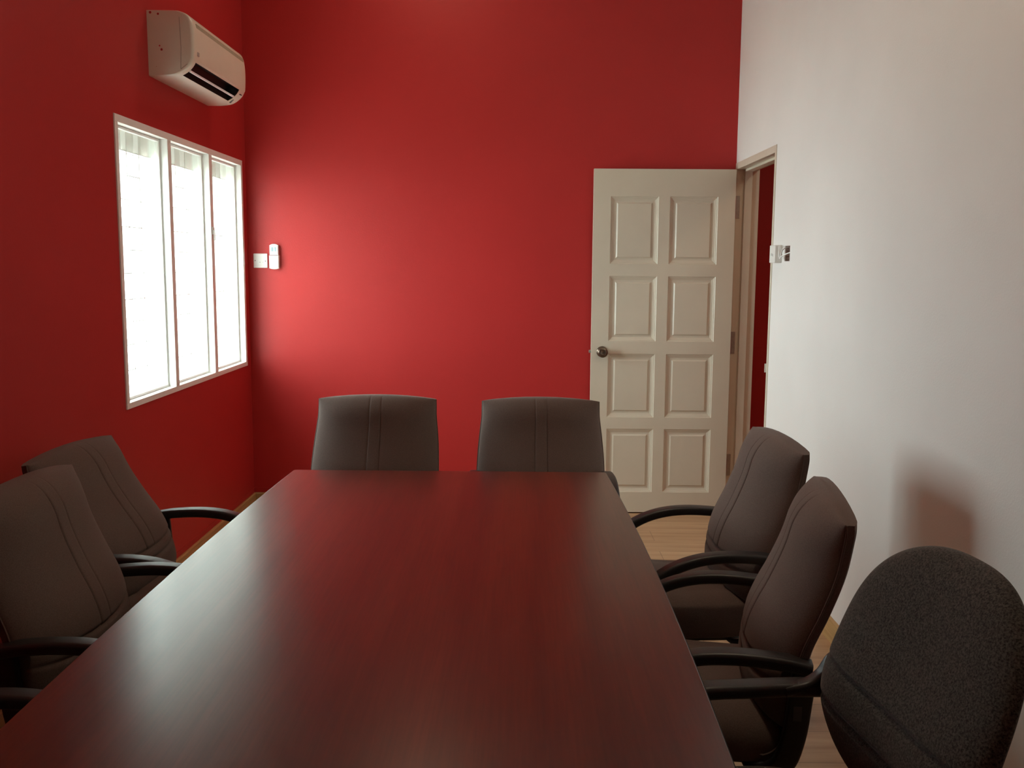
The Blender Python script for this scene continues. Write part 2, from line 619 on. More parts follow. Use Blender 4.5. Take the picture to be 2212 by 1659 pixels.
def door_face(mb, y, d):
    """panelled face at depth y; d = +1 when the recess runs towards +y"""
    px = [(0.534, 0.816), (0.882, 1.164)]
    pz = [(1.516, 1.912), (1.057, 1.445), (0.596, 0.981), (0.134, 0.525)]
    xs = [DX0] + [q for p in px for q in p] + [DX1]
    zs = [DZ0] + [q for p in reversed(pz) for q in p] + [DZ1]
    for i in range(len(xs) - 1):
        for j in range(len(zs) - 1):
            xa, xb, za, zb = xs[i], xs[i + 1], zs[j], zs[j + 1]
            if i % 2 == 1 and j % 2 == 1:
                # ovolo edge, flat margin, bevelled raised field
                rings = [(0.0, 0.0), (0.003, 0.0035), (0.008, 0.0045), (0.010, 0.0070), (0.024, 0.0125), (0.034, 0.0128), (0.0355, 0.0122), (0.043, 0.0062), (0.0435, 0.0060)]
                prev = None
                for (ins, dep) in rings:
                    q = [(xa + ins, y + d * dep, za + ins), (xb - ins, y + d * dep, za + ins), (xb - ins, y + d * dep, zb - ins), (xa + ins, y + d * dep, zb - ins)]
                    if prev:
                        for k in range(4):
                            k2 = (k + 1) % 4
                            mb.add([prev[k], prev[k2], q[k2], q[k]], [(0, 1, 2, 3)])
                    prev = q
                mb.add(prev, [(0, 1, 2, 3)])
            else:
                mb.add([(xa, y, za), (xb, y, za), (xb, y, zb), (xa, y, zb)], [(0, 1, 2, 3)])


lf = MB()
door_face(lf, DYF, 1)
door_face(lf, DYF + DYT, -1)
for (xa, za, xb, zb) in ((DX0, DZ0, DX1, DZ0), (DX0, DZ1, DX1, DZ1)):
    lf.add([(xa, DYF, za), (xb, DYF, zb), (xb, DYF + DYT, zb), (xa, DYF + DYT, za)], [(0, 1, 2, 3)])
for xq in (DX0, DX1):
    lf.add([(xq, DYF, DZ0), (xq, DYF, DZ1), (xq, DYF + DYT, DZ1), (xq, DYF + DYT, DZ0)], [(0, 1, 2, 3)])
lf.v = [(p[0] - DX1, p[1] - DYF, p[2] - DZ0) for p in lf.v]
lf.build('door_leaf', M['ivory'], door)
kx, kz = 0.4975 - DX1, 0.993 - DZ0
kb = MB()
kb.lathe((kx, 0, kz), (0, -1, 0), [(0.0335, 0.0), (0.0335, 0.004), (0.030, 0.008), (0.017, 0.011), (0.014, 0.020), (0.016, 0.030), (0.026, 0.036), (0.031, 0.045), (0.031, 0.054), (0.027, 0.061), (0.018, 0.064), (0.012, 0.0635), (0.010, 0.062), (0.0, 0.062)])
kb.build('door_knob', M['bronze'], door, smooth=True, angle=60)
lt = MB().box(DX0 - DX1 - 0.013, DX0 - DX1 + 0.004, 0.012, 0.026, kz - 0.009, kz + 0.009)
lt.build('latch', M['steel'], door, bevel=0.003)
for hz in (1.855, 1.050, 0.30):
    h = MB()
    h.box(0.000, 0.034, 0.0385, 0.0408, hz - 0.066 - DZ0, hz + 0.066 - DZ0)
    h.lathe((0.004, 0.030, hz - 0.066 - DZ0), (0, 0, 1), [(0.006, 0), (0.006, 0.132)], 12)
    h.build('hinge', M['steel'], door, merge=False)

# ================================================================== ceiling lamps
def ceiling_lamp(x, y, z, watts, col, label, r=0.13):
    t = thing('ceiling_light', (x, y, z), label, 'ceiling light', 'round ceiling lights')
    MB().lathe((0, 0, 0), (0, 0, -1), [(r + 0.03, 0.0), (r + 0.03, 0.022), (r + 0.012, 0.030), (r, 0.030), (r, 0.012), (0.0, 0.012)], 32).build('lamp_body', M['whiteplastic'], t, smooth=True, angle=40)
    a = bpy.data.lights.new('lamp_light', 'AREA')
    a.shape = 'DISK'; a.size = 2 * r; a.energy = watts; a.color = col
    ao = bpy.data.objects.new('lamp_light', a)
    COL.objects.link(ao)
    ao.parent = t
    ao.location = (0, 0, -0.034)
    return t


WARM = (1.0, 0.80, 0.56)
ceiling_lamp(-0.55, 4.97, ZC, 4.2, WARM, 'round ceiling light above the far end of the room')
ceiling_lamp(0.45, 2.30, ZC, 10.0, WARM, 'round ceiling light above the conference table')
ceiling_lamp((XR + XC) / 2 + 0.1, 4.60, 2.70, 5.0, WARM, 'unseen round ceiling light added to brighten the red corridor')  # added out of view to lift the dark corridor wall and door jamb

# ================================================================== wall fittings
# blank switch plate and the remote in its holder on the back wall
pt = thing('wall_plate', (-1.559, YB, 1.521), 'white square switch plate on the red back wall, left of the remote', 'switch')
MB().box(-0.042, 0.042, -0.011, 0.0, -0.043, 0.043).build('faceplate', M['whiteplastic'], pt, bevel=0.004, segs=3)
for (sx, sz) in ((-0.031, 0.001), (0.031, -0.002)):
    MB().lathe((sx, -0.0108, sz), (0, -1, 0), [(0.0036, 0), (0.0030, 0.0006), (0.0, 0.0006)], 14).build('screw', M['ink'], pt)
mk = MB().box(-0.006, 0.002, -0.0115, -0.0108, -0.0095, -0.0075).box(0.014, 0.016, -0.0115, -0.0108, -0.010, -0.007)
mk.build('marking', M['ink'], pt, merge=False)

hl = thing('remote_holder', (-1.4735, YB, 1.513), 'white wall holder around the lower half of the remote control', 'holder')
hp = []
for i in range(13):
    hp.append((-0.029 + 0.058 * i / 12, -0.037 - 0.006 * (1 - (2 * i / 12 - 1) ** 2)))
outline = hp + [(0.0295, 0.040), (-0.0295, 0.040)]
hb = MB()
n = len(outline)
ya, yb2 = -0.0275, 0.0
ring = [(x, ya + 0.004, z) for x, z in outline] + [(x * 0.93, ya, z * 0.95) for x, z in outline] + [(x, yb2, z) for x, z in outline]
fs = [tuple(n + k for k in range(n)), tuple(2 * n + k for k in range(n - 1, -1, -1))]
for k in range(n):
    k2 = (k + 1) % n
    fs.append((k, k2, n + k2, n + k)); fs.append((2 * n + k, 2 * n + k2, k2, k))
hb.add(ring, fs).build('holder_cup', M['whiteplastic'], hl, smooth=True, angle=50)
MB().box(-0.010, 0.010, ya - 0.0004, ya + 0.0004, -0.0225, -0.0205).build('marking', M['ink'], hl)

rc = thing('remote_control', (-1.4735, YB, 1.545), 'white remote control with small grey screen standing in its holder on the red wall', 'remote')
rp = []
for i in range(13):
    rp.append((0.0265 - 0.053 * i / 12, 0.068 + 0.008 * (1 - abs(2 * i / 12 - 1) ** 2.4)))
ro = rp + [(-0.0265, 0.010), (0.0265, 0.010)]
rb = MB()
n = len(ro)
ring = [(x, -0.020, z) for x, z in ro] + [(x * 0.92, -0.0235, z * 0.985 + 0.0006) for x, z in ro] + [(x, -0.003, z) for x, z in ro]
fs = [tuple(n + k for k in range(n)), tuple(2 * n + k for k in range(n - 1, -1, -1))]
for k in range(n):
    k2 = (k + 1) % n
    fs.append((k, k2, n + k2, n + k)); fs.append((2 * n + k, 2 * n + k2, k2, k))
rb.add(ring, fs).build('remote_body', M['whiteplastic'], rc, smooth=True, angle=50)
MB().box(-0.0145, -0.002, -0.0242, -0.0232, 0.032, 0.057).box(0.005, 0.0145, -0.0242, -0.0232, 0.032, 0.057).build('screen', M['lcd'], rc, merge=False)

# hanging socket, chipped hole and loose wire on the white wall
sk = thing('wall_socket', (XR, 4.709, 1.568), 'cream socket box beside the chipped wall hole, loose white wire hanging out', 'socket')
MB().box(-0.034, 0.0, -0.050, 0.050, -0.043, 0.043).build('socket_box', M['whiteplastic'], sk, bevel=0.003)
mk = MB()
for (yy, zz) in ((0.016, -0.002), (0.000, -0.002), (-0.012, -0.006)):
    mk.box(-0.0346, -0.0339, yy - 0.002, yy + 0.002, zz - 0.006, zz + 0.006)
mk.build('socket_slot', M['ink'], sk, merge=False)
wp = spline([(-0.012, -0.049, 0.030), (-0.022, -0.078, 0.036), (-0.026, -0.095, 0.012), (-0.024, -0.098, -0.020), (-0.014, -0.118, -0.008), (0.020, -0.165, 0.010), (0.055, -0.172, 0.012)], 7)
MB().tube(wp, 0.0032, 8).build('wire', M['whiteplastic'], sk, smooth=True)
wp = spline([(-0.010, -0.049, -0.002), (-0.018, -0.075, -0.012), (-0.022, -0.100, -0.022), (-0.012, -0.112, 0.022), (0.03, -0.118, 0.034)], 7)
MB().tube(wp, 0.0028, 8).build('wire', M['whiteplastic'], sk, smooth=True)

# rough core inside the hole
hc = MB()
ya, yb2, za, zb = HOLE
N = 9
P = []
for i in range(N):
    row = []
    for j in range(N):
        e = (i in (0, N - 1)) or (j in (0, N - 1))
        row.append((XR + (0.004 if e else 0.014 + 0.020 * random.random()), ya + (yb2 - ya) * i / (N - 1), za + (zb - za) * j / (N - 1)))
    P.append(row)
struct(hc.grid(P).build('trim_2', M['brick']), 'chipped brown wall hole next to the socket box on the white wall', 'wall hole')

# ================================================================== air conditioner
AY0, AY1, AZ0 = 4.270, 5.072, 2.320
ac = thing('air_conditioner', (XL, (AY0 + AY1) / 2, AZ0), 'cream wall-mounted air conditioner above the window on the red wall', 'air conditioner')
HL = (AY1 - AY0) / 2
# side outline (depth from wall, height), anticlockwise from the lower rear
lower = [(0.0, 0.0), (0.060, 0.000), (0.110, 0.004), (0.140, 0.014), (0.165, 0.030), (0.184, 0.050), (0.195, 0.070)]
front = [(0.1985, 0.080), (0.201, 0.120), (0.2015, 0.165), (0.199, 0.205), (0.194, 0.232)]
top = [(0.186, 0.250), (0.172, 0.264), (0.150, 0.274), (0.120, 0.279), (0.0, 0.280)]
VA, VB = 0.155, 0.189         # vent opening along the lower curve (by depth)
prof = spline([(p[0], 0, p[1]) for p in lower + front + top], 4)
prof = [(p.x, p.z) for p in prof]


def ac_skin(mb, y0, y1, pr, rnd=True):
    rows = []
    ends = [(0.0, 0.94), (0.004, 0.975), (0.010, 0.994), (0.018, 1.0)]
    ysc = [(y0 + e, s) for e, s in ends] + [(y1 - e, s) for e, s in reversed(ends)] if rnd else [(y0, 1), (y1, 1)]
    for y, s in ysc:
        rows.append([((p[0]) * (s if p[0] > 0.02 else 1), y, 0.14 + (p[1] - 0.14) * (0.5 + 0.5 * s)) for p in pr])
    mb.grid(rows)
    return rows


i0 = min(i for i, p in enumerate(prof) if p[0] > 0.128)
i1 = min(i for i, p in enumerate(prof) if p[0] > 0.1915)
body = MB()
VY0, VY1 = -HL + 0.045, HL - 0.105
r = ac_skin(body, -HL, VY0, prof[:], True) if False else None
# body is skinned in three lengths so the vent can stay open in the middle
rows_y = [(-HL, 0.93), (-HL + 0.003, 0.968), (-HL + 0.009, 0.992), (-HL + 0.018, 1.0), (VY0, 1.0), (VY1, 1.0), (HL - 0.018, 1.0), (HL - 0.009, 0.992), (HL - 0.003, 0.968), (HL, 0.93)]
G = []
for y, s in rows_y:
    G.append([(p[0] * (s if p[0] > 0.03 else 1), y, 0.14 + (p[1] - 0.14) * (0.6 + 0.4 * s)) for p in prof])
nj = len(prof)
vs = [q for row in G for q in row]
fs = []
for i in range(len(G) - 1):
    for j in range(nj - 1):
        if i == 4 and i0 <= j < i1:
            continue
        fs.append((i * nj + j, i * nj + j + 1, (i + 1) * nj + j + 1, (i + 1) * nj + j))
fs.append(tuple(range(nj)))
fs.append(tuple((len(G) - 1) * nj + j for j in range(nj)))
body.add(vs, fs).build('casing', M['cream'], ac, smooth=True, angle=35)
# dark cavity of the outlet
cv = MB()
a0, b0 = prof[i0], prof[i1]
sec = [a0, (a0[0] - 0.012, a0[1] + 0.045), (a0[0] + 0.006, a0[1] + 0.075), (b0[0] - 0.012, b0[1] + 0.020), b0]
cv.grid([[(p[0], VY0, p[1]) for p in sec], [(p[0], VY1, p[1]) for p in sec]])
cv.add([(p[0], VY0, p[1]) for p in sec], [tuple(range(5))])
cv.add([(p[0], VY1, p[1]) for p in sec], [tuple(range(5))])
cv.build('air_outlet', M['dark'], ac)
mid = prof[(i0 + i1) // 2 - 1]
lv = MB()
tx, tz = b0[0] - a0[0], b0[1] - a0[1]
ln = math.hypot(tx, tz); tx, tz = tx / ln, tz / ln
secl = [(mid[0] - tx * 0.006, mid[1] - tz * 0.006), (mid[0], mid[1] - 0.0025), (mid[0] + tx * 0.006, mid[1] + tz * 0.006), (mid[0] - 0.002, mid[1] + 0.003)]
lv.add([(p[0], y, p[1]) for y in (VY0 + 0.002, VY1 - 0.002) for p in secl], [(0, 1, 5, 4), (1, 2, 6, 5), (2, 3, 7, 6), (3, 0, 4, 7), (0, 1, 2, 3), (7, 6, 5, 4)])
lv.build('louvre', M['whiteplastic'], ac, bevel=0.001)


def at_height(h):
    best = min((p for p in prof if p[0] > 0.1), key=lambda p: abs(p[1] - h))
    return best[0]


sm = MB()
for (pa, pb) in (((0.142, 0.030), (0.146, 0.120)), ((0.146, 0.120), (0.142, 0.250)), ((0.142, 0.030), (0.172, 0.052))):
    ta = Vector((pa[0], 0, pa[1])); tb = Vector((pb[0], 0, pb[1]))
    dd = (tb - ta).normalized(); pp = Vector((-dd.z, 0, dd.x)) * 0.0006
    q = [ta + pp, tb + pp, tb - pp, ta - pp]
    vs = [(p.x, -HL + yy, p.z) for yy in (-0.0003, 0.001) for p in q]
    sm.add(vs, [(0, 1, 2, 3), (7, 6, 5, 4), (0, 4, 5, 1), (1, 5, 6, 2), (2, 6, 7, 3), (3, 7, 4, 0)])
sm.build('panel_seam', M['bronze'], ac, merge=False)
# recessed intake strip, logo badge, control window, paint drips
st = MB()
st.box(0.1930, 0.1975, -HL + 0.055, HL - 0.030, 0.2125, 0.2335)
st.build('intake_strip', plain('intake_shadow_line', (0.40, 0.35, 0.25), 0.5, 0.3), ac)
MB().box(0.1990, 0.2022, -HL + 0.050, -HL + 0.072, 0.096, 0.112).build('badge', plain('grey_badge', (0.36, 0.30, 0.27), 0.4, 0.4), ac)
ct = MB()
ct.box(0.1800, 0.1880, HL - 0.072, HL - 0.040, 0.0480, 0.0510)
ct.build('display_window', M['dark'], ac)
ct = MB()
for q in range(4):
    ct.box(0.150 - 0.006 * q, 0.157 - 0.006 * q, HL - 0.086 + 0.004 * q, HL - 0.076 + 0.004 * q, 0.0175 - 0.004 * q, 0.0195 - 0.003 * q)
ct.build('marking', M['ink'], ac, merge=False)
for (dx, dz, w, h) in ((0.052, 0.128, 0.009, 0.004), (0.060, 0.112, 0.013, 0.011), (0.050, 0.262, 0.012, 0.008), (0.016, 0.268, 0.014, 0.003), (0.035, 0.040, 0.004, 0.004)):
    dr = MB().lathe((dx, -HL + 0.0006, dz), (0, -1, 0), [(w / 2, 0.0), (w / 2.6, 0.0008), (0.0, 0.0009)], 10)
    dr.build('paint_drip', M['redspot'], ac)

# ================================================================== conference table
TC, TY0, TY1, TH = -0.2526, 1.02, 3.4185, 0.75
table = thing('conference_table', (TC, (TY0 + TY1) / 2, 0.0), 'long mahogany conference table with gently bowed sides and black edge', 'table')
TCY = (TY0 + TY1) / 2


def half_w(y):
    return 0.602 - 0.024 * ((y - 2.22) / 1.2) ** 2


def table_outline(ins=0.0):
    pts = []
    n = 24
    R = 0.012
    for i in range(n + 1):
        y = TY0 + R + (TY1 - TY0 - 2 * R) * i / n
        pts.append((half_w(y) - ins, y - TCY))
    hw = half_w(TY1)
    for k in range(1, 4):
        a = math.radians(90 * k / 4)
        pts.append((hw - R + R * math.cos(a) - ins, TY1 - R + (R) * math.sin(a) - ins * math.sin(a) - TCY))
    pts.append((hw - R - ins, TY1 - TCY - ins)); pts.append((-(hw - R - ins), TY1 - TCY - ins))
    for k in range(1, 4):
        a = math.radians(90 + 90 * k / 4)
        pts.append((-(hw - R) + R * math.cos(a) + ins, TY1 - R + R * math.sin(a) - ins * math.sin(a) - TCY))
    for i in range(n, -1, -1):
        y = TY0 + R + (TY1 - TY0 - 2 * R) * i / n
        pts.append((-(half_w(y) - ins), y - TCY))
    hw = half_w(TY0)
    pts.append((-(hw - R - ins), TY0 - TCY + ins)); pts.append((hw - R - ins, TY0 - TCY + ins))
    return pts


def slab(outs):
    """outs: list of (inset, z)"""
    mb = MB()
    rings = [[(x, y, z) for x, y in table_outline(i)] for i, z in outs]
    n = len(rings[0])
    vs = [p for r in rings for p in r]
    fs = [(i * n + k, i * n + (k + 1) % n, (i + 1) * n + (k + 1) % n, (i + 1) * n + k) for i in range(len(rings) - 1) for k in range(n)]
    fs += [tuple(range(n)), tuple((len(rings) - 1) * n + k for k in range(n))]
    return mb.add(vs, fs)


slab([(0.004, TH - 0.004), (0.0035, TH - 0.0003), (0.0045, TH)]).build('tabletop', M['table'], table)
slab([(0.004, TH - 0.030), (0.0008, TH - 0.028), (0.0, TH - 0.025), (0.0, TH - 0.006), (0.001, TH - 0.0025), (0.0036, TH - 0.0008), (0.006, TH - 0.003)]).build('edge_band', M['black'], table, smooth=True, angle=50)
for yy in (TY0 + 0.30, TY1 - 0.42):
    MB().box(-0.30, 0.30, yy - 0.014 - TCY, yy + 0.014 - TCY, 0.025, TH - 0.030).box(-0.32, 0.32, yy - 0.04 - TCY, yy + 0.04 - TCY, 0.0, 0.025).build('leg', M['table'], table, bevel=0.002, merge=False)
MB().box(-0.010, 0.010, TY0 + 0.314 - TCY, TY1 - 0.434 - TCY, 0.36, TH - 0.030).build('modesty_panel', M['table'], table, bevel=0.001)

# ================================================================== brown office chair
def make_rear_profile():
    P = [(-0.384, 0.962), (-0.383, 0.925), (-0.367, 0.835), (-0.336, 0.742), (-0.300, 0.650), (-0.283, 0.560), (-0.275, 0.490), (-0.264, 0.425), (-0.228, 0.380), (-0.165, 0.364), (-0.05, 0.361), (0.10, 0.362), (0.185, 0.368), (0.215, 0.380)]
    return [(p.x, p.z) for p in spline([(a, 0, b) for a, b in P], 5)]


REAR = make_rear_profile()


def rear_y(z):
    pr = [p for p in REAR if p[1] >= 0.40 and p[0] < -0.15]
    pr.sort(key=lambda p: p[1])
    if z <= pr[0][1]:
        return pr[0][0]
    for a, b in zip(pr, pr[1:]):
        if a[1] <= z <= b[1]:
            t = (z - a[1]) / (b[1] - a[1] + 1e-9)
            return a[0] + (b[0] - a[0]) * t
    a, b = pr[-2], pr[-1]
    return b[0] + (b[0] - a[0]) / (b[1] - a[1]) * (z - b[1])


def chair_w(z):
    t = min(1, max(0, (z - 0.40) / 0.56))
    return 0.253 + 0.014 * math.sin(math.pi * min(1, t * 1.15)) - 0.004 * t ** 2


def us_samples():
    b = [-1, -0.995, -0.98, -0.955, -0.92, -0.87, -0.80, -0.70, -0.60, -0.50, -0.40, -0.30, -0.22, -0.16]
    c = [-0.135, -0.118, -0.108, -0.101, -0.095, -0.089, -0.082, -0.07, -0.035]
    h = b + c
    return h + [0.0] + [-x for x in reversed(h)]


def groove(d, w):
    return math.exp(-(d / w) ** 2)


def build_back(parent):
    us = us_samples()
    zs = [0.470 + 0.0042 * i for i in range(0, 42)]
    z = zs[-1]
    while z < 0.865:
        z += 0.014
        zs.append(z)
    top_t = [0.872 + 0.0905 * math.sin(math.radians(a)) for a in range(0, 91, 6)]
    zs = [q for q in zs if q < 0.868] + top_t
    rows, back = [], []
    for z in zs:
        row, brow = [], []
        w = chair_w(z)
        tt = max(0.0, (z - 0.872) / 0.091)
        for u in us:
            arch = -0.018 * abs(u) ** 2.2 * max(0.0, min(1.0, (z - 0.6) / 0.36))
            prof_u = max(0.0, 1 - abs(u) ** 3.2) ** 0.6
            prof_t = max(0.0, 1 - tt ** 2) ** 0.5
            tb = max(0.0, (0.53 - z) / 0.06)
            prof_b = max(0.0, 1 - min(1, tb) ** 2.5) ** 0.5 * 0.55 + 0.45
            T = 0.078 + 0.011 * (1 - u * u) + 0.005 * math.exp(-((z - 0.60) / 0.09) ** 2) - 0.012 * min(1.0, max(0.0, (z - 0.70) / 0.2))
            d = T * prof_u * prof_t * prof_b
            # stitched lines: two down the middle, two across the lumbar
            zc = 0.605 - 0.018 * (1 - abs(u) ** 1.6)
            gfade = 1.0 if z > zc + 0.004 else 0.0
            gv = (groove(abs(u) - 0.095, 0.011)) * gfade
            gh = groove(z - zc, 0.0055) + groove(z - zc + 0.034, 0.0055)
            d -= prof_u * prof_t * (0.0030 * gv + 0.0075 * gh)
            if abs(u) < 0.09:
                d += 0.0012 * prof_u * prof_t * gfade
            base = rear_y(z) + 0.030
            row.append((u * w, base + d, z + arch))
            brow.append((u * w, base - 0.004, z + arch))
        rows.append(row); back.append(brow)
    mb = MB()
    mb.grid(rows)
    mb.grid(back)
    # close the bottom and the rim
    for a, b in ((rows[0], back[0]), (rows[-1], back[-1])):
        mb.grid([a, b])
    mb.grid([[r[0] for r in rows], [r[0] for r in back]])
    mb.grid([[r[-1] for r in rows], [r[-1] for r in back]])
    return mb.build('backrest', M['fabric'], parent, smooth=True, angle=55)


def build_shell(parent):
    pts = REAR
    rows = []
    us = [-1, -0.97, -0.90, -0.75, -0.5, -0.25, 0, 0.25, 0.5, 0.75, 0.90, 0.97, 1]
    out, inn = [], []
    for i, (y, z) in enumerate(pts):
        a = pts[max(i - 1, 0)]; b = pts[min(i + 1, len(pts) - 1)]
        t = Vector((b[0] - a[0], b[1] - a[1])).normalized()
        nrm = Vector((-t.y, t.x))           # towards the sitter
        w = chair_w(z) if y < -0.2 else 0.246
        arch_f = max(0.0, min(1.0, (z - 0.6) / 0.36))
        ro, ri = [], []
        for u in us:
            arch = -0.018 * abs(u) ** 2.2 * arch_f
            rnd = 0.010 * max(0.0, (abs(u) - 0.85) / 0.15) ** 2
            ro.append((u * w, y + nrm.x * rnd, z + nrm.y * rnd + arch))
            ri.append((u * w, y + nrm.x * 0.027, z + nrm.y * 0.027 + arch))
        out.append(ro); inn.append(ri)
    mb = MB()
    mb.grid(out); mb.grid(inn)
    mb.grid([out[0], inn[0]]); mb.grid([out[-1], inn[-1]])
    mb.grid([[r[0] for r in out], [r[0] for r in inn]])
    mb.grid([[r[-1] for r in out], [r[-1] for r in inn]])
    o = mb.build('back_shell', M['fabric'], parent, smooth=True, angle=60)
    # piping round the rim
    for s in (-1, 1):
        line = []
        for i, (y, z) in enumerate(pts[:-1]):
            line.append(inn[i][0 if s < 0 else -1])
        pb = MB().tube([(p[0] + s * 0.0005, p[1], p[2]) for p in line], 0.0028, 6)
        pb.build('piping', M['fabric'], o, smooth=True)
    return o


def build_seat(parent):
    us = us_samples()
    ys = [-0.235 + 0.011 * i for i in range(0, 42)] + [0.235, 0.243, 0.249, 0.253, 0.256, 0.258]
    ys = [y for y in ys if y < 0.232] + [0.235, 0.243, 0.249, 0.253, 0.256, 0.258]
    rows, bot = [], []
    for y in ys:
        row, brow = [], []
        tf2 = max(0.0, (y - 0.13) / 0.128)
        for u in us:
            w = 0.250 - 0.012 * max(0, (y - 0.05) / 0.2) ** 2
            pu = (1 - abs(u) ** 6) ** 0.5
            pf = max(0.0, 1 - tf2 ** 3.0) ** 0.5
            H = 0.086 + 0.012 * (1 - u * u) + 0.010 * math.exp(-((y - 0.10) / 0.10) ** 2)
            d = H * (0.25 + 0.75 * pu) * (0.12 + 0.88 * pf)
            gv = groove(abs(u) - 0.50 + 0.10 * (y + 0.2), 0.016) + groove(abs(u) - 0.62 + 0.10 * (y + 0.2), 0.016)
            d -= 0.005 * gv * pf * pu
            row.append((u * w, y, 0.386 + d * 1.1))
            brow.append((u * w, y, 0.386))
        rows.append(row); bot.append(brow)
    mb = MB()
    mb.grid(rows); mb.grid(bot)
    mb.grid([rows[0], bot[0]]); mb.grid([rows[-1], bot[-1]])
    mb.grid([[r[0] for r in rows], [r[0] for r in bot]])
    mb.grid([[r[-1] for r in rows], [r[-1] for r in bot]])
    return mb.build('seat', M['fabric'], parent, smooth=True, angle=55)


def arm_sweep(path, w0, h0, r=0.010, taper=None):
    """path: (x, y, z) centre line in the y-z plane; flat top"""
    pts = [Vector(p) for p in path]
    fr_ = []
    for i in range(len(pts)):
        t = (pts[min(i + 1, len(pts) - 1)] - pts[max(i - 1, 0)]).normalized()
        a = Vector((1, 0, 0))
        a = (a - t * a.dot(t)).normalized()
        fr_.append((a, t.cross(a).normalized()))
    n = len(pts)

    def sec(i):
        k = 1.0
        if taper:
            k = taper(i / (n - 1))
        return rrect(w0 * k, h0 * (0.5 + 0.5 * k), min(r, w0 * k / 2.2, h0 * (0.5 + 0.5 * k) / 2.2))
    return MB().sweep(pts, fr_, sec)


def build_arm(parent, s):
    path = spline([(s * 0.275, -0.292, 0.622), (s * 0.275, -0.23, 0.632), (s * 0.276, -0.13, 0.637), (s * 0.276, -0.04, 0.628), (s * 0.275, 0.04, 0.600), (s * 0.274, 0.105, 0.553), (s * 0.272, 0.145, 0.490), (s * 0.270, 0.150, 0.425), (s * 0.262, 0.125, 0.372), (s * 0.225, 0.09, 0.350), (s * 0.17, 0.06, 0.346)], 6)
    mb = arm_sweep(path, 0.050, 0.030, 0.010, lambda t: 1.0 - 0.22 * max(0, t - 0.5) * 2)
    # rear upright joining the arm to the underside of the seat
    up = spline([(s * 0.275, -0.278, 0.612), (s * 0.273, -0.272, 0.540), (s * 0.270, -0.262, 0.455), (s * 0.264, -0.240, 0.385), (s * 0.235, -0.195, 0.352), (s * 0.17, -0.18, 0.346)], 5)
    pts = [Vector(p) for p in up]
    fr2 = []
    for i in range(len(pts)):
        t = (pts[min(i + 1, len(pts) - 1)] - pts[max(i - 1, 0)]).normalized()
        a = Vector((0, 1, 0)); a = (a - t * a.dot(t)).normalized()
        fr2.append((a, t.cross(a).normalized()))
    mb.sweep(pts, fr2, rrect(0.054, 0.020, 0.008))
    o = mb.build('armrest', M['black'], parent, smooth=True, merge=False, angle=50)
    sl = MB()
    xo = s * 0.2835
    sl.box(min(xo, xo + s * 0.0012), max(xo, xo + s * 0.0012), -0.276, -0.258, 0.500, 0.534)
    sl.build('screw_slot', M['slot'], o)
    return o


def build_base(parent, top=0.364):
    MB().box(-0.185, 0.185, -0.21, 0.10, 0.336, 0.352).box(-0.06, 0.06, -0.10, 0.10, 0.300, 0.338).build('seat_plate', M['black'], parent, bevel=0.004, merge=False)
    MB().lathe((0, 0, 0.085), (0, 0, 1), [(0.030, 0), (0.030, 0.12), (0.022, 0.125), (0.022, 0.235)], 20).build('gas_column', M['black'], parent, smooth=True)
    hub = MB().lathe((0, 0, 0.070), (0, 0, 1), [(0.045, 0), (0.045, 0.03), (0.034, 0.05)], 24)
    hub.build('base_hub', M['black'], parent, smooth=True)
    for k in range(5):
        a = math.radians(90 + 72 * k)
        d = Vector((math.cos(a), math.sin(a), 0))
        side = Vector((-d.y, d.x, 0))
        pts = [d * 0.03 + Vector((0, 0, 0.095)), d * 0.14 + Vector((0, 0, 0.090)), d * 0.25 + Vector((0, 0, 0.074)), d * 0.285 + Vector((0, 0, 0.066))]
        frs = [(side, Vector((0, 0, 1)))] * 4
        lg = MB().sweep(pts, frs, lambda i: rrect(0.048 - 0.006 * i, 0.032 - 0.004 * i, 0.007))
        lo = lg.build('leg', M['black'], parent, smooth=True, merge=False)
        c = d * 0.275
        cs2 = MB()
        for q in (-0.014, 0.014):
            cs2.lathe((c.x + side.x * q - side.x * 0.008, c.y + side.y * q - side.y * 0.008, 0.0255), side, [(0.020, 0), (0.0255, 0.003), (0.0255, 0.013), (0.020, 0.016)], 18)
        cs2.tube([(c.x, c.y, 0.028), (c.x, c.y, 0.064)], 0.007, 8)
        cs2.build('caster', M['black'], lo, smooth=True, merge=False)


def make_brown_chair(label, group):
    t = thing('office_chair', (0, 0, 0), label, 'chair', group)
    build_back(t)
    build_shell(t)
    build_seat(t)
    build_arm(t, -1)
    build_arm(t, 1)
    build_base(t)
    return t


def copy_tree(o, parent=None):
    c = o.copy()
    COL.objects.link(c)
    if parent is not None:
        c.parent = parent
    for ch in list(o.children):
        copy_tree(ch, c)
    return c


GROUP = 'brown fabric office chairs around the table'
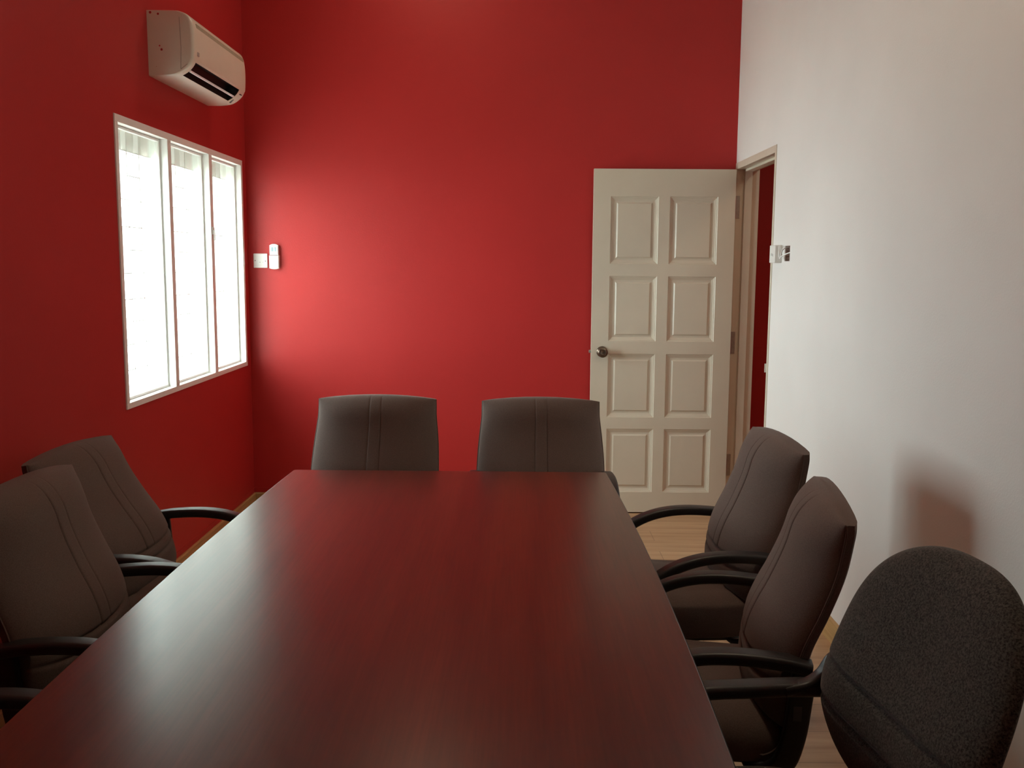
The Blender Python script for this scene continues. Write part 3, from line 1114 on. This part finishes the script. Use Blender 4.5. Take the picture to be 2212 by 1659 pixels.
# label, x, y, rotation (local +y is where the sitter faces), extra recline of the back, seat lift
CHAIRS = [
    ('brown fabric office chair at the far table end, nearer the window', -0.602, 3.60, 180, 3, 0.0),
    ('brown fabric office chair at the far table end, nearer the open door', 0.094, 3.60, 180, 5, 0.012),
    ('brown fabric office chair left of the table, farther back, closest to the window', -0.995, 2.94, -94, 10, 0.0),
    ('brown fabric office chair left of the table, in front of the one near the window', -0.893, 2.33, -90, 0, 0.0),
    ('brown fabric office chair at lower left edge, only its armrest showing beside the table', -0.890, 1.515, -90, 0, 0.0),
    ('brown fabric office chair right of the table, nearest the open door', 0.490, 3.03, 93.5, 0, 0.0),
    ('brown fabric office chair right of the table, just behind the charcoal grey chair', 0.411, 2.325, 80.5, 0, 0.0),
]
proto = None
for (lab, x, y, deg, recline, lift) in CHAIRS:
    if proto is None:
        proto = o = make_brown_chair(lab, GROUP)
    else:
        o = copy_tree(proto)
    o.location = (x, y, 0)
    o.rotation_euler = (0, 0, math.radians(deg))
    o['label'] = lab
    for ch in o.children:
        kind = ch.name.split('.')[0]
        ch.matrix_local = Matrix.Translation((0, 0, 0.0 if kind in ('gas_column', 'base_hub', 'leg') else lift))
        if recline:
            if kind in ('backrest', 'back_shell'):
                piv = Matrix.Translation((0, -0.20, 0.45))
                ch.matrix_local = ch.matrix_local @ piv @ Matrix.Rotation(math.radians(recline), 4, 'X') @ piv.inverted()

# ================================================================== grey office chair
gc = thing('office_chair', (0.440, 1.590, 0), 'charcoal grey round-backed office chair with black arms, nearest on the right', 'chair', rz=math.radians(96.5))


def build_grey_back(parent):
    nt, nu = 151, 45
    Z0, Z1, W = 0.510, 0.994, 0.268
    zc, hz = (Z0 + Z1) / 2, (Z1 - Z0) / 2

    def half(t):
        return W * max(0.0, 1 - abs(t) ** 2.9) ** (1 / 2.5) * (1 - 0.03 * t)

    def base_y(z):
        q = z - Z0
        return -0.255 - 0.10 * q - 0.24 * max(0, q - 0.12) ** 1.15
    F, B = [], []
    for i in range(nt):
        t = math.sin(math.pi / 2 * (2 * i / (nt - 1) - 1))
        z = zc + hz * t
        w = half(t)
        fr_, bk = [], []
        for j in range(nu):
            u = math.sin(math.pi / 2 * (2 * j / (nu - 1) - 1))
            e = max(0.0, 1 - abs(u) ** 3.5) ** 0.5 * max(0.0, 1 - abs(t) ** 6) ** 0.5
            wrap = 0.035 * (u * w / W) ** 2
            d = (0.045 + 0.018 * math.exp(-((z - 0.70) / 0.09) ** 2)) * e
            zl1 = 0.718 - 0.012 * (1 - u * u)
            zl2 = 0.640 - 0.012 * (1 - u * u)
            d -= e * 0.009 * (groove(z - zl1, 0.0065) + groove(z - zl2, 0.0065))
            y = base_y(z) + wrap
            fr_.append((u * w, y + d, z))
            bk.append((u * w, y - 0.028 * e, z))
        F.append(fr_); B.append(bk)
    mb = MB()
    mb.grid(F); mb.grid(B)
    return mb.build('backrest', M['grey'], parent, smooth=True, angle=80)


def build_grey_seat(parent):
    n = 40
    us = [math.sin(math.pi / 2 * (2 * j / (n - 1) - 1)) for j in range(n)]
    T, Bm = [], []
    for i in range(n):
        t = us[i]
        w = 0.245 * max(0.0, 1 - abs(t) ** 5) ** (1 / 4)
        r1, r2 = [], []
        for u in us:
            e = max(0.0, 1 - abs(u) ** 5) ** 0.5 * max(0.0, 1 - abs(t) ** 6) ** 0.5
            r1.append((u * w, 0.02 + 0.235 * t, 0.455 + 0.055 * e + 0.012 * e * math.cos(t * 2)))
            r2.append((u * w, 0.02 + 0.235 * t, 0.455 - 0.050 * e))
        T.append(r1); Bm.append(r2)
    mb = MB()
    mb.grid(T); mb.grid(Bm)
    return mb.build('seat', M['grey'], parent, smooth=True, angle=80)


def build_grey_arm(parent, s):
    path = spline([(s * 0.274, -0.290, 0.628), (s * 0.279, -0.240, 0.630), (s * 0.284, -0.165, 0.631), (s * 0.285, -0.08, 0.631), (s * 0.285, 0.04, 0.628), (s * 0.284, 0.115, 0.596), (s * 0.280, 0.145, 0.530), (s * 0.270, 0.135, 0.450), (s * 0.245, 0.10, 0.406), (s * 0.19, 0.07, 0.396)], 7)
    hook = spline([(s * 0.275, -0.150, 0.630), (s * 0.276, -0.200, 0.638), (s * 0.274, -0.232, 0.660), (s * 0.270, -0.250, 0.692), (s * 0.266, -0.266, 0.704)], 6)
    am = arm_sweep(path, 0.048, 0.030, 0.011)
    hk = arm_sweep(hook, 0.034, 0.024, 0.009)
    am.add(hk.v, hk.f)
    return am.build('armrest', M['black'], parent, smooth=True, merge=False, angle=50)


build_grey_back(gc)
build_grey_seat(gc)
for s in (-1, 1):
    build_grey_arm(gc, s)
sp = spline([(0, -0.30, 0.74), (0, -0.305, 0.62), (0, -0.30, 0.48), (0, -0.26, 0.40), (0, -0.18, 0.375), (0, -0.04, 0.37)], 6)
arm_sweep(sp, 0.07, 0.016, 0.006).build('back_support', M['black'], gc, smooth=True, merge=False, angle=50)
MB().box(-0.20, 0.20, -0.06, 0.12, 0.384, 0.406).build('seat_plate', M['black'], gc, bevel=0.004)
for ch in list(proto.children):
    if ch.name.split('.')[0] in ('gas_column', 'base_hub', 'leg'):
        copy_tree(ch, gc)

bpy.context.view_layer.update()
